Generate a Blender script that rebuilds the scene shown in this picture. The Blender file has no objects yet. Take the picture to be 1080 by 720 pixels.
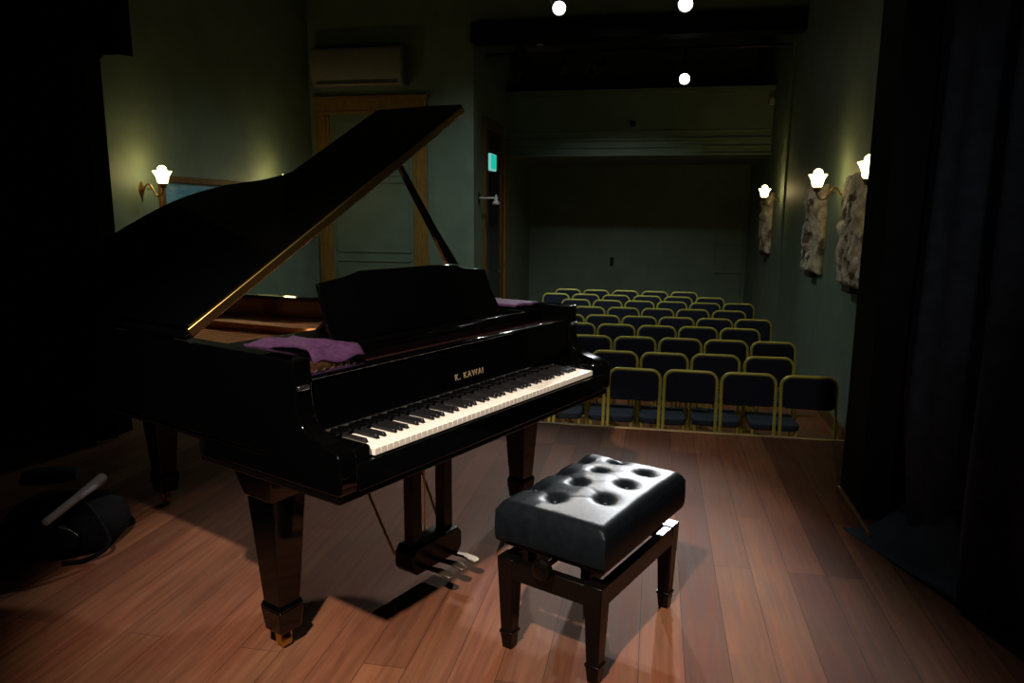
import bpy, bmesh, math, random
from mathutils import Vector, Matrix, noise
random.seed(7)
C = bpy.context.scene.collection
PI = math.pi
def V(*a): return Vector(a)

# ------------------------------------------------------------------ materials
MATS = {}
def mat(name, col, rough=.5, metal=0., var=.12, scale=8., bump=0., bscale=40., coat=0., emit=None, estr=0., spec=.5, stretch=(1, 1, 1)):
    if name in MATS: return MATS[name]
    m = bpy.data.materials.new(name); m.use_nodes = True
    nt = m.node_tree; N = nt.nodes; L = nt.links
    b = N['Principled BSDF']
    tc = N.new('ShaderNodeTexCoord'); mp = N.new('ShaderNodeMapping'); mp.inputs['Scale'].default_value = stretch
    L.new(tc.outputs['Object'], mp.inputs[0])
    nz = N.new('ShaderNodeTexNoise'); nz.inputs['Scale'].default_value = scale; nz.inputs['Detail'].default_value = 5
    L.new(mp.outputs[0], nz.inputs['Vector'])
    r = N.new('ShaderNodeValToRGB')
    r.color_ramp.elements[0].position = .3; r.color_ramp.elements[1].position = .7
    r.color_ramp.elements[0].color = tuple(c*(1-var) for c in col)+(1,)
    r.color_ramp.elements[1].color = tuple(min(1, c*(1+var)) for c in col)+(1,)
    L.new(nz.outputs['Fac'], r.inputs[0]); L.new(r.outputs[0], b.inputs['Base Color'])
    b.inputs['Roughness'].default_value = rough; b.inputs['Metallic'].default_value = metal
    b.inputs['Specular IOR Level'].default_value = spec
    if coat: b.inputs['Coat Weight'].default_value = coat; b.inputs['Coat Roughness'].default_value = .05
    if bump:
        n2 = N.new('ShaderNodeTexNoise'); n2.inputs['Scale'].default_value = bscale; n2.inputs['Detail'].default_value = 6
        L.new(mp.outputs[0], n2.inputs['Vector'])
        bp = N.new('ShaderNodeBump'); bp.inputs['Strength'].default_value = bump; bp.inputs['Distance'].default_value = .01
        L.new(n2.outputs['Fac'], bp.inputs['Height']); L.new(bp.outputs[0], b.inputs['Normal'])
    if emit:
        b.inputs['Emission Color'].default_value = emit+(1,); b.inputs['Emission Strength'].default_value = estr
    MATS[name] = m
    return m

def plank_mat(name, pw, pl, c1, c2, rough):
    m = bpy.data.materials.new(name); m.use_nodes = True
    nt = m.node_tree; N = nt.nodes; L = nt.links; b = N['Principled BSDF']
    tc = N.new('ShaderNodeTexCoord'); mp = N.new('ShaderNodeMapping')
    mp.inputs['Rotation'].default_value = (0, 0, PI/2)
    L.new(tc.outputs['Object'], mp.inputs[0])
    br = N.new('ShaderNodeTexBrick'); br.offset = .37; br.offset_frequency = 3
    br.inputs['Scale'].default_value = 1; br.inputs['Brick Width'].default_value = pl; br.inputs['Row Height'].default_value = pw
    br.inputs['Mortar Size'].default_value = .0011; br.inputs['Mortar Smooth'].default_value = .2
    br.inputs['Color1'].default_value = c1+(1,); br.inputs['Color2'].default_value = c2+(1,); br.inputs['Mortar'].default_value = (.035, .02, .014, 1)
    L.new(mp.outputs[0], br.inputs['Vector'])
    mp2 = N.new('ShaderNodeMapping'); mp2.inputs['Scale'].default_value = (30, 1.6, 1)
    L.new(tc.outputs['Object'], mp2.inputs[0])
    nz = N.new('ShaderNodeTexNoise'); nz.inputs['Scale'].default_value = 1.6; nz.inputs['Detail'].default_value = 8; nz.inputs['Distortion'].default_value = .6
    L.new(mp2.outputs[0], nz.inputs['Vector'])
    r = N.new('ShaderNodeValToRGB'); r.color_ramp.elements[0].position = .25; r.color_ramp.elements[1].position = .75
    r.color_ramp.elements[0].color = (.62, .6, .58, 1); r.color_ramp.elements[1].color = (1.15, 1.12, 1.1, 1)
    L.new(nz.outputs['Fac'], r.inputs[0])
    n3 = N.new('ShaderNodeTexNoise'); n3.inputs['Scale'].default_value = 1.3; n3.inputs['Detail'].default_value = 4
    L.new(tc.outputs['Object'], n3.inputs['Vector'])
    r3 = N.new('ShaderNodeValToRGB'); r3.color_ramp.elements[0].position = .35; r3.color_ramp.elements[1].position = .65
    r3.color_ramp.elements[0].color = (.8, .8, .82, 1); r3.color_ramp.elements[1].color = (1.1, 1.05, 1, 1)
    L.new(n3.outputs['Fac'], r3.inputs[0])
    def mul(a, c):
        x = N.new('ShaderNodeMix'); x.data_type = 'RGBA'; x.blend_type = 'MULTIPLY'; x.inputs[0].default_value = 1
        L.new(a, x.inputs[6]); L.new(c, x.inputs[7]); return x.outputs[2]
    mp4 = N.new('ShaderNodeMapping'); mp4.inputs['Scale'].default_value = (2.6, .8, 1); L.new(tc.outputs['Object'], mp4.inputs[0])
    n4 = N.new('ShaderNodeTexNoise'); n4.inputs['Scale'].default_value = 1.5; n4.inputs['Detail'].default_value = 6; n4.inputs['Roughness'].default_value = .65
    L.new(mp4.outputs[0], n4.inputs['Vector'])
    r4 = N.new('ShaderNodeValToRGB'); r4.color_ramp.elements[0].position = .38; r4.color_ramp.elements[1].position = .62
    r4.color_ramp.elements[0].color = (1.05, .82, .80, 1); r4.color_ramp.elements[1].color = (1.12, 1.12, 1.02, 1)
    L.new(n4.outputs['Fac'], r4.inputs[0])
    mp5 = N.new('ShaderNodeMapping'); mp5.inputs['Scale'].default_value = (16, 1.1, 1); mp5.inputs['Rotation'].default_value = (0, 0, .12); L.new(tc.outputs['Object'], mp5.inputs[0])
    n5 = N.new('ShaderNodeTexNoise'); n5.inputs['Scale'].default_value = 2.2; n5.inputs['Detail'].default_value = 10; n5.inputs['Roughness'].default_value = .8
    L.new(mp5.outputs[0], n5.inputs['Vector'])
    r5 = N.new('ShaderNodeValToRGB'); r5.color_ramp.elements[0].position = .66; r5.color_ramp.elements[1].position = .74
    r5.color_ramp.elements[0].color = (1, 1, 1, 1); r5.color_ramp.elements[1].color = (1.5, 1.5, 1.5, 1)
    L.new(n5.outputs['Fac'], r5.inputs[0])
    L.new(mul(mul(mul(mul(br.outputs['Color'], r.outputs[0]), r3.outputs[0]), r4.outputs[0]), r5.outputs[0]), b.inputs['Base Color'])
    mr = N.new('ShaderNodeMapRange'); mr.inputs['To Min'].default_value = rough-.08; mr.inputs['To Max'].default_value = rough+.14
    L.new(nz.outputs['Fac'], mr.inputs['Value']); L.new(mr.outputs[0], b.inputs['Roughness'])
    inv = N.new('ShaderNodeMath'); inv.operation = 'MULTIPLY_ADD'; inv.inputs[1].default_value = -1; inv.inputs[2].default_value = 1
    L.new(br.outputs['Fac'], inv.inputs[0])
    ad = N.new('ShaderNodeMath'); ad.operation = 'MULTIPLY_ADD'; ad.inputs[1].default_value = .12
    L.new(nz.outputs['Fac'], ad.inputs[0]); L.new(inv.outputs[0], ad.inputs[2])
    bp = N.new('ShaderNodeBump'); bp.inputs['Strength'].default_value = .35; bp.inputs['Distance'].default_value = .004
    L.new(ad.outputs[0], bp.inputs['Height']); L.new(bp.outputs[0], b.inputs['Normal'])
    b.inputs['Specular IOR Level'].default_value = .1
    return m

WALL = mat('green_plaster', (.200, .268, .208), .56, var=.1, scale=3, bump=.08, bscale=30)
WALLUP = mat('green_plaster_door', (.18, .24, .185), .5, var=.1, scale=3)
DARKPAINT = mat('black_paint', (.006, .0065, .008), .7, var=.2, spec=.08)
CEIL = mat('dark_ceiling', (.03, .034, .028), .8, var=.15)
TRIMG = mat('green_trim', (.20, .262, .20), .45, var=.08)
GOLDWOOD = mat('golden_oak', (.30, .175, .04), .42, var=.3, scale=6, stretch=(8, 8, 1), bump=.1, bscale=20)
BROWNWOOD = mat('brown_wood', (.16, .075, .025), .45, var=.3, scale=6, stretch=(8, 8, 1))
STAGE = plank_mat('stage_boards', .135, 1.35, (.190, .090, .050), (.098, .046, .028), .70)
HALLF = plank_mat('hall_boards', .11, 1.1, (.32, .15, .08), (.22, .10, .055), .4)
EDGE = mat('stage_edge_strip', (.42, .30, .13), .45, var=.2)
CLOTH = mat('black_drape', (.030, .040, .062), .9, var=.25, scale=14, bump=.15, bscale=120, spec=.05)
CLOTHL = mat('black_wool_drape', (.006, .006, .008), .95, var=.2, scale=14, spec=.1)
PB = mat('piano_black', (.0009, .0009, .001), .06, var=.1, spec=.5)
PBS = mat('piano_black_satin', (.0022, .0017, .0014), .28, var=.2, spec=.25)
IVORY = mat('key_white', (.82, .78, .68), .25, var=.03, scale=30)
EBONY = mat('key_black', (.008, .008, .009), .3, var=.2)
MAHOG = mat('mahogany', (.13, .022, .014), .28, var=.35, scale=5, stretch=(1, 1, 8))
SPRUCE = mat('spruce', (.50, .26, .10), .45, var=.2, scale=4, stretch=(12, 1, 1))
PLATE = mat('gold_plate', (.78, .37, .13), .4, metal=.0, var=.12, scale=20)
COPPER = mat('copper_string', (.5, .2, .08), .35, metal=.9)
STEEL = mat('steel', (.55, .55, .56), .28, metal=1, var=.06)
BRASS = mat('brass', (.62, .42, .13), .3, metal=1, var=.12)
OLDBRASS = mat('aged_brass', (.30, .17, .05), .38, metal=.9, var=.25, scale=30)
LETTER = mat('letter_brass', (.45, .36, .20), .35, metal=.6, var=.05)
PURPLE = mat('purple_cloth', (.044, .017, .050), .95, var=.25, scale=60, bump=.35, bscale=160, spec=.15)
LEATHER = mat('black_leather', (.0048, .0070, .0090), .36, var=.2, scale=40, bump=.08, bscale=260, spec=.06)
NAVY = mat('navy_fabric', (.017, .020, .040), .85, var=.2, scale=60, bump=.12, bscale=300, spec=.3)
SEATF_LIT = mat('navy_seat_fabric_lit', (.038, .050, .075), .8, var=.2, scale=60, bump=.12, bscale=300, spec=.3)  # lighter than the backrest navy, light falling on seat tops painted in
GOLDF = mat('gold_frame', (.78, .68, .13), .36, metal=.15, var=.1, scale=30)
STONE = mat('carved_sandstone', (.72, .58, .46), .85, var=.5, scale=11, bump=.6, bscale=60)  # strong tone noise also stands in for shaded carving
ACW = mat('ac_plastic', (.27, .27, .245), .5, var=.05)
ACD = mat('ac_grille', (.12, .12, .10), .6, var=.1)
BLACKM = mat('black_metal', (.015, .015, .016), .42, metal=.3, var=.2)
GLASSL = mat('lamp_glass', (.9, .8, .6), .3, var=.02, emit=(1., .78, .32), estr=12.)
LENS = mat('stage_lens', (.9, .9, .9), .2, var=.01, emit=(.97, .98, 1.), estr=7.)
EXITM = mat('exit_panel', (.02, .3, .25), .4, var=.05, emit=(.02, .85, .62), estr=.55)
EXITE = mat('exit_pale', (.5, .8, .75), .4, var=.05, emit=(.35, .9, .8), estr=.5)
DGLASS = mat('door_glass', (.02, .03, .028), .12, var=.1)
WHITEP = mat('white_plastic', (.6, .6, .56), .4, var=.05)
BAGM = mat('bag_nylon', (.003, .0035, .005), .8, var=.3, spec=.1, scale=50, bump=.3, bscale=120)
BAGG = mat('green_nylon', (.004, .013, .009), .9, var=.3, scale=40, bump=.2)
PAPER = mat('white_paper', (.34, .35, .38), .8, var=.05)

def carving_shade(m, dark, scale, lo, hi):
    N = m.node_tree.nodes; L = m.node_tree.links; b = N['Principled BSDF']
    src = b.inputs['Base Color'].links[0].from_socket
    tc = N.new('ShaderNodeTexCoord'); n = N.new('ShaderNodeTexNoise'); n.inputs['Scale'].default_value = scale; n.inputs['Detail'].default_value = 3
    L.new(tc.outputs['Object'], n.inputs['Vector'])
    mr = N.new('ShaderNodeMapRange'); mr.inputs['From Min'].default_value = lo; mr.inputs['From Max'].default_value = hi
    L.new(n.outputs['Fac'], mr.inputs['Value'])
    x = N.new('ShaderNodeMix'); x.data_type = 'RGBA'; L.new(mr.outputs[0], x.inputs[0]); L.new(src, x.inputs[6]); x.inputs[7].default_value = dark+(1,)
    L.new(x.outputs[2], b.inputs['Base Color'])
carving_shade(STONE, (.16, .10, .075), 6.5, .54, .62)  # dark noise blotches painted in as shade in the carved hollows
def pic_mat():
    m = bpy.data.materials.new('painted_canvas'); m.use_nodes = True
    N = m.node_tree.nodes; L = m.node_tree.links; b = N['Principled BSDF']
    tc = N.new('ShaderNodeTexCoord'); mp = N.new('ShaderNodeMapping'); mp.inputs['Scale'].default_value = (1, 1.2, 4)
    L.new(tc.outputs['Object'], mp.inputs[0])
    n = N.new('ShaderNodeTexNoise'); n.inputs['Scale'].default_value = 3; n.inputs['Detail'].default_value = 7; L.new(mp.outputs[0], n.inputs['Vector'])
    r = N.new('ShaderNodeValToRGB')
    for pos, c in ((.3, (.10, .34, .55)), (.52, (.16, .46, .70)), (.72, (.45, .58, .66))):
        e = r.color_ramp.elements.new(pos); e.color = c+(1,)
    r.color_ramp.elements.remove(r.color_ramp.elements[0]); r.color_ramp.elements.remove(r.color_ramp.elements[-1])
    L.new(n.outputs['Fac'], r.inputs[0]); L.new(r.outputs[0], b.inputs['Base Color']); b.inputs['Roughness'].default_value = .4
    return m
CANVAS = pic_mat()

# ------------------------------------------------------------------ helpers
def finish(o, sharp=40):
    me = o.data
    for pl in me.polygons: pl.use_smooth = True
    me.set_sharp_from_angle(angle=math.radians(sharp))
def link(name, bm, m, parent=None, bevel=0., seg=2, sharp=40, sub=0):
    bmesh.ops.recalc_face_normals(bm, faces=bm.faces[:])
    me = bpy.data.meshes.new(name); bm.to_mesh(me); bm.free()
    o = bpy.data.objects.new(name, me); C.objects.link(o)
    if m: me.materials.append(m)
    if parent: o.parent = parent
    if bevel:
        md = o.modifiers.new('bevel', 'BEVEL'); md.width = bevel; md.segments = seg; md.limit_method = 'ANGLE'; md.angle_limit = math.radians(35)
        md.harden_normals = False
    if sub:
        md = o.modifiers.new('sub', 'SUBSURF'); md.levels = sub; md.render_levels = sub
    finish(o, 180 if sub else sharp)
    return o
def tag(o, label, cat, group=None, kind=None):
    o['label'] = label; o['category'] = cat
    if group: o['group'] = group
    if kind: o['kind'] = kind
    return o
def thing(name, label, cat, loc=(0, 0, 0), rz=0, group=None):
    o = bpy.data.objects.new(name, None); C.objects.link(o); o.empty_display_size = .1
    o.location = loc; o.rotation_euler = (0, 0, rz)
    return tag(o, label, cat, group)
def struct(name, bm, m, bevel=0., label=None, cat=None):
    o = link(name, bm, m, None, bevel); o['kind'] = 'structure'
    return o
def box(bm, lo, hi, M=None):
    lo = V(*lo); hi = V(*hi); vs = []
    for z in (lo.z, hi.z):
        for x, y in ((lo.x, lo.y), (hi.x, lo.y), (hi.x, hi.y), (lo.x, hi.y)):
            p = V(x, y, z)
            vs.append(bm.verts.new(M @ p if M else p))
    for f in ((3, 2, 1, 0), (4, 5, 6, 7), (0, 1, 5, 4), (1, 2, 6, 5), (2, 3, 7, 6), (3, 0, 4, 7)):
        bm.faces.new([vs[i] for i in f])
    return bm
def nb(): return bmesh.new()
def prism(bm, pts, fn, a, b):
    """closed outline pts (2D) swept between a and b; fn(p, t) -> 3D"""
    A = [bm.verts.new(fn(p, a)) for p in pts]; B = [bm.verts.new(fn(p, b)) for p in pts]
    n = len(pts)
    for i in range(n):
        j = (i+1) % n
        bm.faces.new((A[i], A[j], B[j], B[i]))
    bm.faces.new(A); bm.faces.new(B[::-1])
    return bm
def frustum(bm, c0, s0, c1, s1, M=None):
    vs = []
    for c, s in ((c0, s0), (c1, s1)):
        for dx, dy in ((-1, -1), (1, -1), (1, 1), (-1, 1)):
            p = V(c[0]+dx*s[0], c[1]+dy*s[1], c[2]); vs.append(bm.verts.new(M @ p if M else p))
    for f in ((3, 2, 1, 0), (4, 5, 6, 7), (0, 1, 5, 4), (1, 2, 6, 5), (2, 3, 7, 6), (3, 0, 4, 7)):
        bm.faces.new([vs[i] for i in f])
    return bm
def tube(bm, pts, r, seg=8, caps=True):
    pts = [V(*p) for p in pts]; n = len(pts); rs = r if isinstance(r, (list, tuple)) else [r]*n
    T = []
    for i in range(n):
        a = pts[max(0, i-1)]; b = pts[min(n-1, i+1)]; T.append((b-a).normalized())
    ref = V(0, 0, 1) if abs(T[0].z) < .9 else V(1, 0, 0)
    X = T[0].cross(ref).normalized(); rings = []
    for i in range(n):
        X = (X-T[i]*X.dot(T[i])).normalized(); Y = T[i].cross(X)
        rings.append([bm.verts.new(pts[i]+(X*math.cos(k*2*PI/seg)+Y*math.sin(k*2*PI/seg))*rs[i]) for k in range(seg)])
    for a, b in zip(rings, rings[1:]):
        for k in range(seg):
            bm.faces.new((a[k], a[(k+1) % seg], b[(k+1) % seg], b[k]))
    if caps: bm.faces.new(rings[0][::-1]); bm.faces.new(rings[-1])
    return bm
def lathe(bm, prof, M=None, seg=24, mod=None):
    rings = []
    for r, z in prof:
        ring = []
        for k in range(seg):
            a = 2*PI*k/seg; rr = r*(mod(a, z) if mod else 1)
            p = V(rr*math.cos(a), rr*math.sin(a), z); ring.append(bm.verts.new(M @ p if M else p))
        rings.append(ring)
    for a, b in zip(rings, rings[1:]):
        for k in range(seg): bm.faces.new((a[k], a[(k+1) % seg], b[(k+1) % seg], b[k]))
    bm.faces.new(rings[0][::-1]); bm.faces.new(rings[-1])
    return bm
def smooth(pts, n=6, closed=False):
    """Catmull-Rom through 2D/3D points"""
    P = [Vector(p) for p in pts]; out = []; N = len(P)
    rng = range(N) if closed else range(N-1)
    for i in rng:
        if closed: p0, p1, p2, p3 = P[(i-1) % N], P[i], P[(i+1) % N], P[(i+2) % N]
        else: p0, p1, p2, p3 = P[max(0, i-1)], P[i], P[i+1], P[min(N-1, i+2)]
        for k in range(n):
            t = k/n
            out.append(.5*((2*p1)+(p2-p0)*t+(2*p0-5*p1+4*p2-p3)*t*t+(3*p1-p0-3*p2+p3)*t**3))
    if not closed: out.append(P[-1])
    return out
def inset(poly, d):
    """offset a closed CCW 2D polygon inward by d"""
    n = len(poly); out = []
    for i in range(n):
        a, b, c = V(*poly[i-1][:2]), V(*poly[i][:2]), V(*poly[(i+1) % n][:2])
        e1 = (b-a); e2 = (c-b)
        n1 = Vector((-e1.y, e1.x)).normalized() if e1.length else Vector((0, 0)); n2 = Vector((-e2.y, e2.x)).normalized() if e2.length else n1
        m = (n1+n2); m = m.normalized() if m.length > 1e-6 else n1
        k = d/max(.35, m.dot(n1)); out.append((b.x+m.x*k, b.y+m.y*k))
    return out
def copy_tree(o, parent=None):
    c = o.copy(); C.objects.link(c)
    if parent: c.parent = parent
    for ch in list(o.children): copy_tree(ch, c)
    return c

# ------------------------------------------------------------------ camera
CAMF, YAW, PITCH, ROLL, CH = 764.6382, .1930, .1756, .0062, 1.3306
fw = V(-math.sin(YAW)*math.cos(PITCH), math.cos(YAW)*math.cos(PITCH), -math.sin(PITCH))
rt = V(math.cos(YAW), math.sin(YAW), 0); up = rt.cross(fw)
r2 = rt*math.cos(ROLL)+up*math.sin(ROLL); u2 = up*math.cos(ROLL)-rt*math.sin(ROLL)
cam = bpy.data.cameras.new('camera'); co = bpy.data.objects.new('camera', cam); C.objects.link(co)
M = Matrix((r2, u2, -fw)).transposed().to_4x4(); M.translation = V(0, 0, CH); co.matrix_world = M
cam.sensor_width = 36; cam.lens = CAMF/1080*36; cam.clip_start = .05
bpy.context.scene.camera = co

# ------------------------------------------------------------------ setting
HZ = -.785            # hall floor
XL, XR, XRF, XLF = -5.2, 1.82, 1.82, -2.66
YW, YB, YE, CZ, YG = 10.6, 15.5, 4.47, 4.75, 13.0
struct('floor', box(nb(), (XL-.1, 3.3, HZ-.1), (XR+.1, YB, HZ)), HALLF)
b = nb(); box(b, (-5.2, -2.6, -.12), (3.2, YE-.02, 0)); struct('floor_stage', b, STAGE)
b = nb(); box(b, (XL, YE-.06, HZ), (XR, YE-.03, -.12)); struct('trim_stage_front', b, BROWNWOOD)
b = nb(); box(b, (XL, YE-.02, -.05), (XR, YE+.012, .004)); struct('trim_stage_edge', b, EDGE, .003)
struct('wall_left', box(nb(), (XL-.12, 3.3, HZ), (XL, YW+.1, CZ)), WALL)
struct('wall_right', box(nb(), (XR, 3.62, HZ), (XR+.12, YB+.1, CZ)), WALL)
struct('wall_left_back', box(nb(), (XL, YW, HZ), (XLF, YW+.14, CZ)), WALL)
struct('trim_pilaster', box(nb(), (XR-.03, 11.25, HZ), (XR, 11.5, CZ)), WALL, .004)
struct('wall_upper', box(nb(), (XLF, YW, 3.94), (XRF, YW+.14, CZ)), WALL)
struct('trim_beam', box(nb(), (XLF-.02, YW-.1, 3.70), (XRF, YW+.2, 3.96)), DARKPAINT, .006)
struct('wall_left_far', box(nb(), (XLF-.12, YW+.14, HZ), (XLF, YB+.1, CZ)), WALL)
struct('wall_back', box(nb(), (XLF, YB, HZ), (XRF, YB+.12, CZ)), WALL)
struct('ceiling', box(nb(), (XL-.1, 3.3, CZ), (XR+.1, YB+.1, CZ+.1)), CEIL)
# gallery front across the back of the hall
b = nb(); box(b, (XLF, YG, 2.31), (XRF, YG+.12, 3.32)); box(b, (XLF, YG+.12, 2.31), (XRF, YB, 2.43))
struct('wall_gallery', b, WALL)
b = nb()
for z0, z1, d in ((3.32, 3.40, .12), (2.70, 2.73, .02), (2.56, 2.60, .04), (2.44, 2.47, .03), (2.305, 2.345, .05)):
    box(b, (XLF, YG-d, z0), (XRF, YG+.02, z1))
struct('trim_gallery', b, TRIMG, .006)
# flush service hatch on the back wall (two uprights, two rails)
b = nb(); box(b, (1.17, YB-.02, .30), (1.205, YB, 2.31)); box(b, (1.72, YB-.02, -.3), (1.755, YB, 2.31))
box(b, (1.205, YB-.02, .70), (1.72, YB, .73)); box(b, (1.205, YB-.02, .13), (1.72, YB, .16))
struct('trim_back', b, TRIMG, .004)
b = nb(); box(b, (XR-.02, 4.6, HZ), (XR, YB, HZ+.14)); struct('baseboard_right', b, BROWNWOOD, .004)
b = nb(); box(b, (XLF, YB-.02, HZ), (XRF, YB, HZ+.14)); struct('baseboard_back', b, BROWNWOOD, .004)
# proscenium side panel at right, with a skirting strip
PX = .93
b = nb(); box(b, (PX, 3.28, 0), (3.2, 3.6, CZ)); struct('wall_proscenium_right', b, DARKPAINT)
b = nb(); box(b, (PX-.018, 3.05, 0), (PX, 3.6, .035)); struct('baseboard_proscenium', b, BROWNWOOD, .003)
b = nb(); box(b, (-5.4, 3.64, 0), (-3.12, 3.78, CZ)); struct('wall_proscenium_left', b, DARKPAINT)
b = nb(); box(b, (-5.4, 3.3, 3.75), (3.2, 3.6, CZ)); struct('wall_proscenium_top', b, DARKPAINT)

# ------------------------------------------------------------------ curtains
def drape(name, path, z0, z1, amp, folds, m, label, cat, flare=0., thick=.012, nz=22, seed=0):
    """cloth hung along a plan path, with vertical folds that widen towards the floor"""
    P = smooth(path, 24); L = [0]
    for a, c in zip(P, P[1:]): L.append(L[-1]+(c-a).length)
    bm = nb(); rows = []
    for k in range(nz+1):
        t = k/nz; z = z1+(z0-z1)*t; row = []
        for i, p in enumerate(P):
            a = P[max(0, i-1)]; c = P[min(len(P)-1, i+1)]; d = (c-a).normalized(); nrm = Vector((-d.y, d.x))
            s = L[i]/L[-1]
            w = amp*(.65+.6*t)*(math.sin(s*folds*2*PI+.7*math.sin(s*9+seed))+.35*math.sin(s*folds*4.6*PI+1+seed)+.3*noise.noise(V(s*6, z*.8, seed)))
            out = flare*max(0, (t-.86)/.14)**2*(1+.8*math.sin(s*17+seed))
            q = p+nrm*(w+out)
            row.append(bm.verts.new((q.x, q.y, z)))
        rows.append(row)
    for a, c in zip(rows, rows[1:]):
        for i in range(len(P)-1): bm.faces.new((a[i], a[i+1], c[i+1], c[i]))
    o = link(name, bm, m, None, sharp=180)
    md = o.modifiers.new('thick', 'SOLIDIFY'); md.thickness = thick; md.offset = 0
    return tag(o, label, cat)
rcur = drape('stage_curtain', [(1.02, 3.2), (1.10, 2.75), (1.12, 2.2), (1.10, 1.6), (1.10, 1.0), (1.16, .4), (1.3, -.1)], .012, 4.2, .05, 9, CLOTH,
      'dark navy stage curtain at the right edge, its pointed hem on the boards', 'curtain', flare=.07, seed=2)
drape('stage_curtain', [(-3.07, 3.56), (-3.4, 3.53), (-4.0, 3.48), (-4.9, 3.4)], .01, 4.2, .04, 7, CLOTHL,
      'long black curtain at the left edge of the stage beside the lit wall lamp', 'curtain', seed=5)
drape('stage_curtain', [(-3.6, 2.9), (-3.55, 2.4), (-3.5, 1.8), (-3.4, 1.0), (-3.3, .2)], .01, 4.2, .05, 9, CLOTHL,
      'black side curtain behind the dark bag at the far left', 'curtain', seed=8)
drape('curtain_pelmet', [(-2.50, 3.22), (-2.9, 3.2), (-3.6, 3.16), (-4.4, 3.1)], 2.06, 3.5, .025, 8, CLOTHL,
      'short black drape hanging at the top left corner in front of the green wall', 'curtain', seed=11)
# the cloth tail that lies out on the boards at the foot of the right curtain
def cloth_tail():
    bm = nb(); n, m_ = 22, 12; rows = []
    tip = V(.84, 3.16, .006); A = V(1.13, 3.12, .24); B = V(1.12, 2.42, .02)
    for i in range(n+1):
        t = i/n; row = []
        for j in range(m_+1):
            s = j/m_
            far = A.lerp(B, s); p = tip.lerp(far, t)
            p.z = .006+(far.z+.10*math.sin(s*PI)**2)*t**2.2+.012*math.sin(s*11+t*3)*t
            row.append(bm.verts.new(p))
        rows.append(row)
    for a, c in zip(rows, rows[1:]):
        for j in range(m_): bm.faces.new((a[j], a[j+1], c[j+1], c[j]))
    bmesh.ops.remove_doubles(bm, verts=bm.verts[:], dist=.0005)
    return bm
o = link('hem_tail', cloth_tail(), mat('navy_drape_tail', (.034, .054, .080), .9, var=.2, scale=14, bump=.15, bscale=120, spec=.2), rcur, sharp=180)
md = o.modifiers.new('thick', 'SOLIDIFY'); md.thickness = .008; md.offset = 1
o['label'] = 'pointed dark blue hem lying out on the boards'

# ------------------------------------------------------------------ grand piano
PXW, PYW, PTH = -.4766, 2.3343, 1.1563
piano = thing('grand_piano', 'black grand piano with raised lid and open keyboard at centre left of the stage', 'piano', (PXW, PYW, 0), PTH)
def p_(name, bm, m, par=piano, **k): return link(name, bm, m, par, **k)
W = .745; RZ = .945
bent = [(W, .62), (W, .86), (W-.08, .98), (W-.27, 1.08), (W-.44, 1.17), (W-.52, 1.33), (W-.56, 1.54), (W-.70, 1.75), (W-.88, 1.845), (-.38, 1.87), (-.60, 1.855), (-.71, 1.78), (-W, 1.65), (-W, 1.4)]
curve = [(p.x, p.y) for p in smooth(bent, 5)]
outer = [(-W, .16), (W, .16)]+curve          # CCW
inner = inset(outer, .055)
def fz(p, t): return V(p[0], p[1], t)
# rim ring, open at the keyboard end
def ring(bm, A, B, z0, z1, skip=(0,)):
    n = len(A); q = [[bm.verts.new((p[0], p[1], z)) for p in P] for P in (A, B) for z in (z0, z1)]
    for i in range(n):
        if i in skip: continue
        j = (i+1) % n
        bm.faces.new((q[0][i], q[0][j], q[1][j], q[1][i])); bm.faces.new((q[2][i], q[3][i], q[3][j], q[2][j]))
        bm.faces.new((q[1][i], q[1][j], q[3][j], q[3][i])); bm.faces.new((q[0][i], q[2][i], q[2][j], q[0][j]))
    for i in (skip[0], (skip[0]+1) % n):
        bm.faces.new((q[0][i], q[1][i], q[3][i], q[2][i]))
    return bm
rim = ring(nb(), outer, inner, .665, RZ)
p_('case', rim, PB, bevel=.004)
outer2 = [(-W, .42), (W, .42)]+curve
inner2 = inset(outer2, .068)
p_('inner_rim', ring(nb(), inset(outer2, .0555), inner2, .70, RZ-.012), MAHOG)
p_('bottom_board', prism(nb(), inset(outer, .01), fz, .64, .70), PBS, bevel=.004)
p_('key_bed', box(nb(), (-W+.003, .0, .578), (W-.003, .62, .648)), PBS, bevel=.006)
# arms at both ends of the keyboard
prof = [(.60, .602), (-.004, .602), (-.012, .615), (-.013, .69), (-.006, .712), (.012, .724), (.05, .734), (.09, .745), (.12, .758), (.14, .778), (.151, .81), (.155, .85), (.157, RZ), (.30, RZ), (.30, .66), (.60, .66)]
for s in (-1, 1):
    u0, u1 = (W-.06)*s, (W+.0015)*s
    p_('arm', prism(nb(), prof, lambda p, t: V(t, p[0], p[1]), min(u0, u1), max(u0, u1)), PB, bevel=.006, seg=3)
    a = box(nb(), (min(.616*s, .684*s), .004, .65), (max(.616*s, .684*s), .152, .716))
    k = p_('key_block', a, PB, bevel=.014, seg=4)
    h = p_('hinge_plate', box(nb(), (min(.70*s, .738*s), .147, .862), (max(.70*s, .738*s), .1585, .874)), STEEL, bevel=.002)
    h['label'] = 'small steel hinge plate'
p_('key_slip', box(nb(), (-W+.06, -.012, .602), (W-.06, .006, .677)), PB, bevel=.004)
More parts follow.
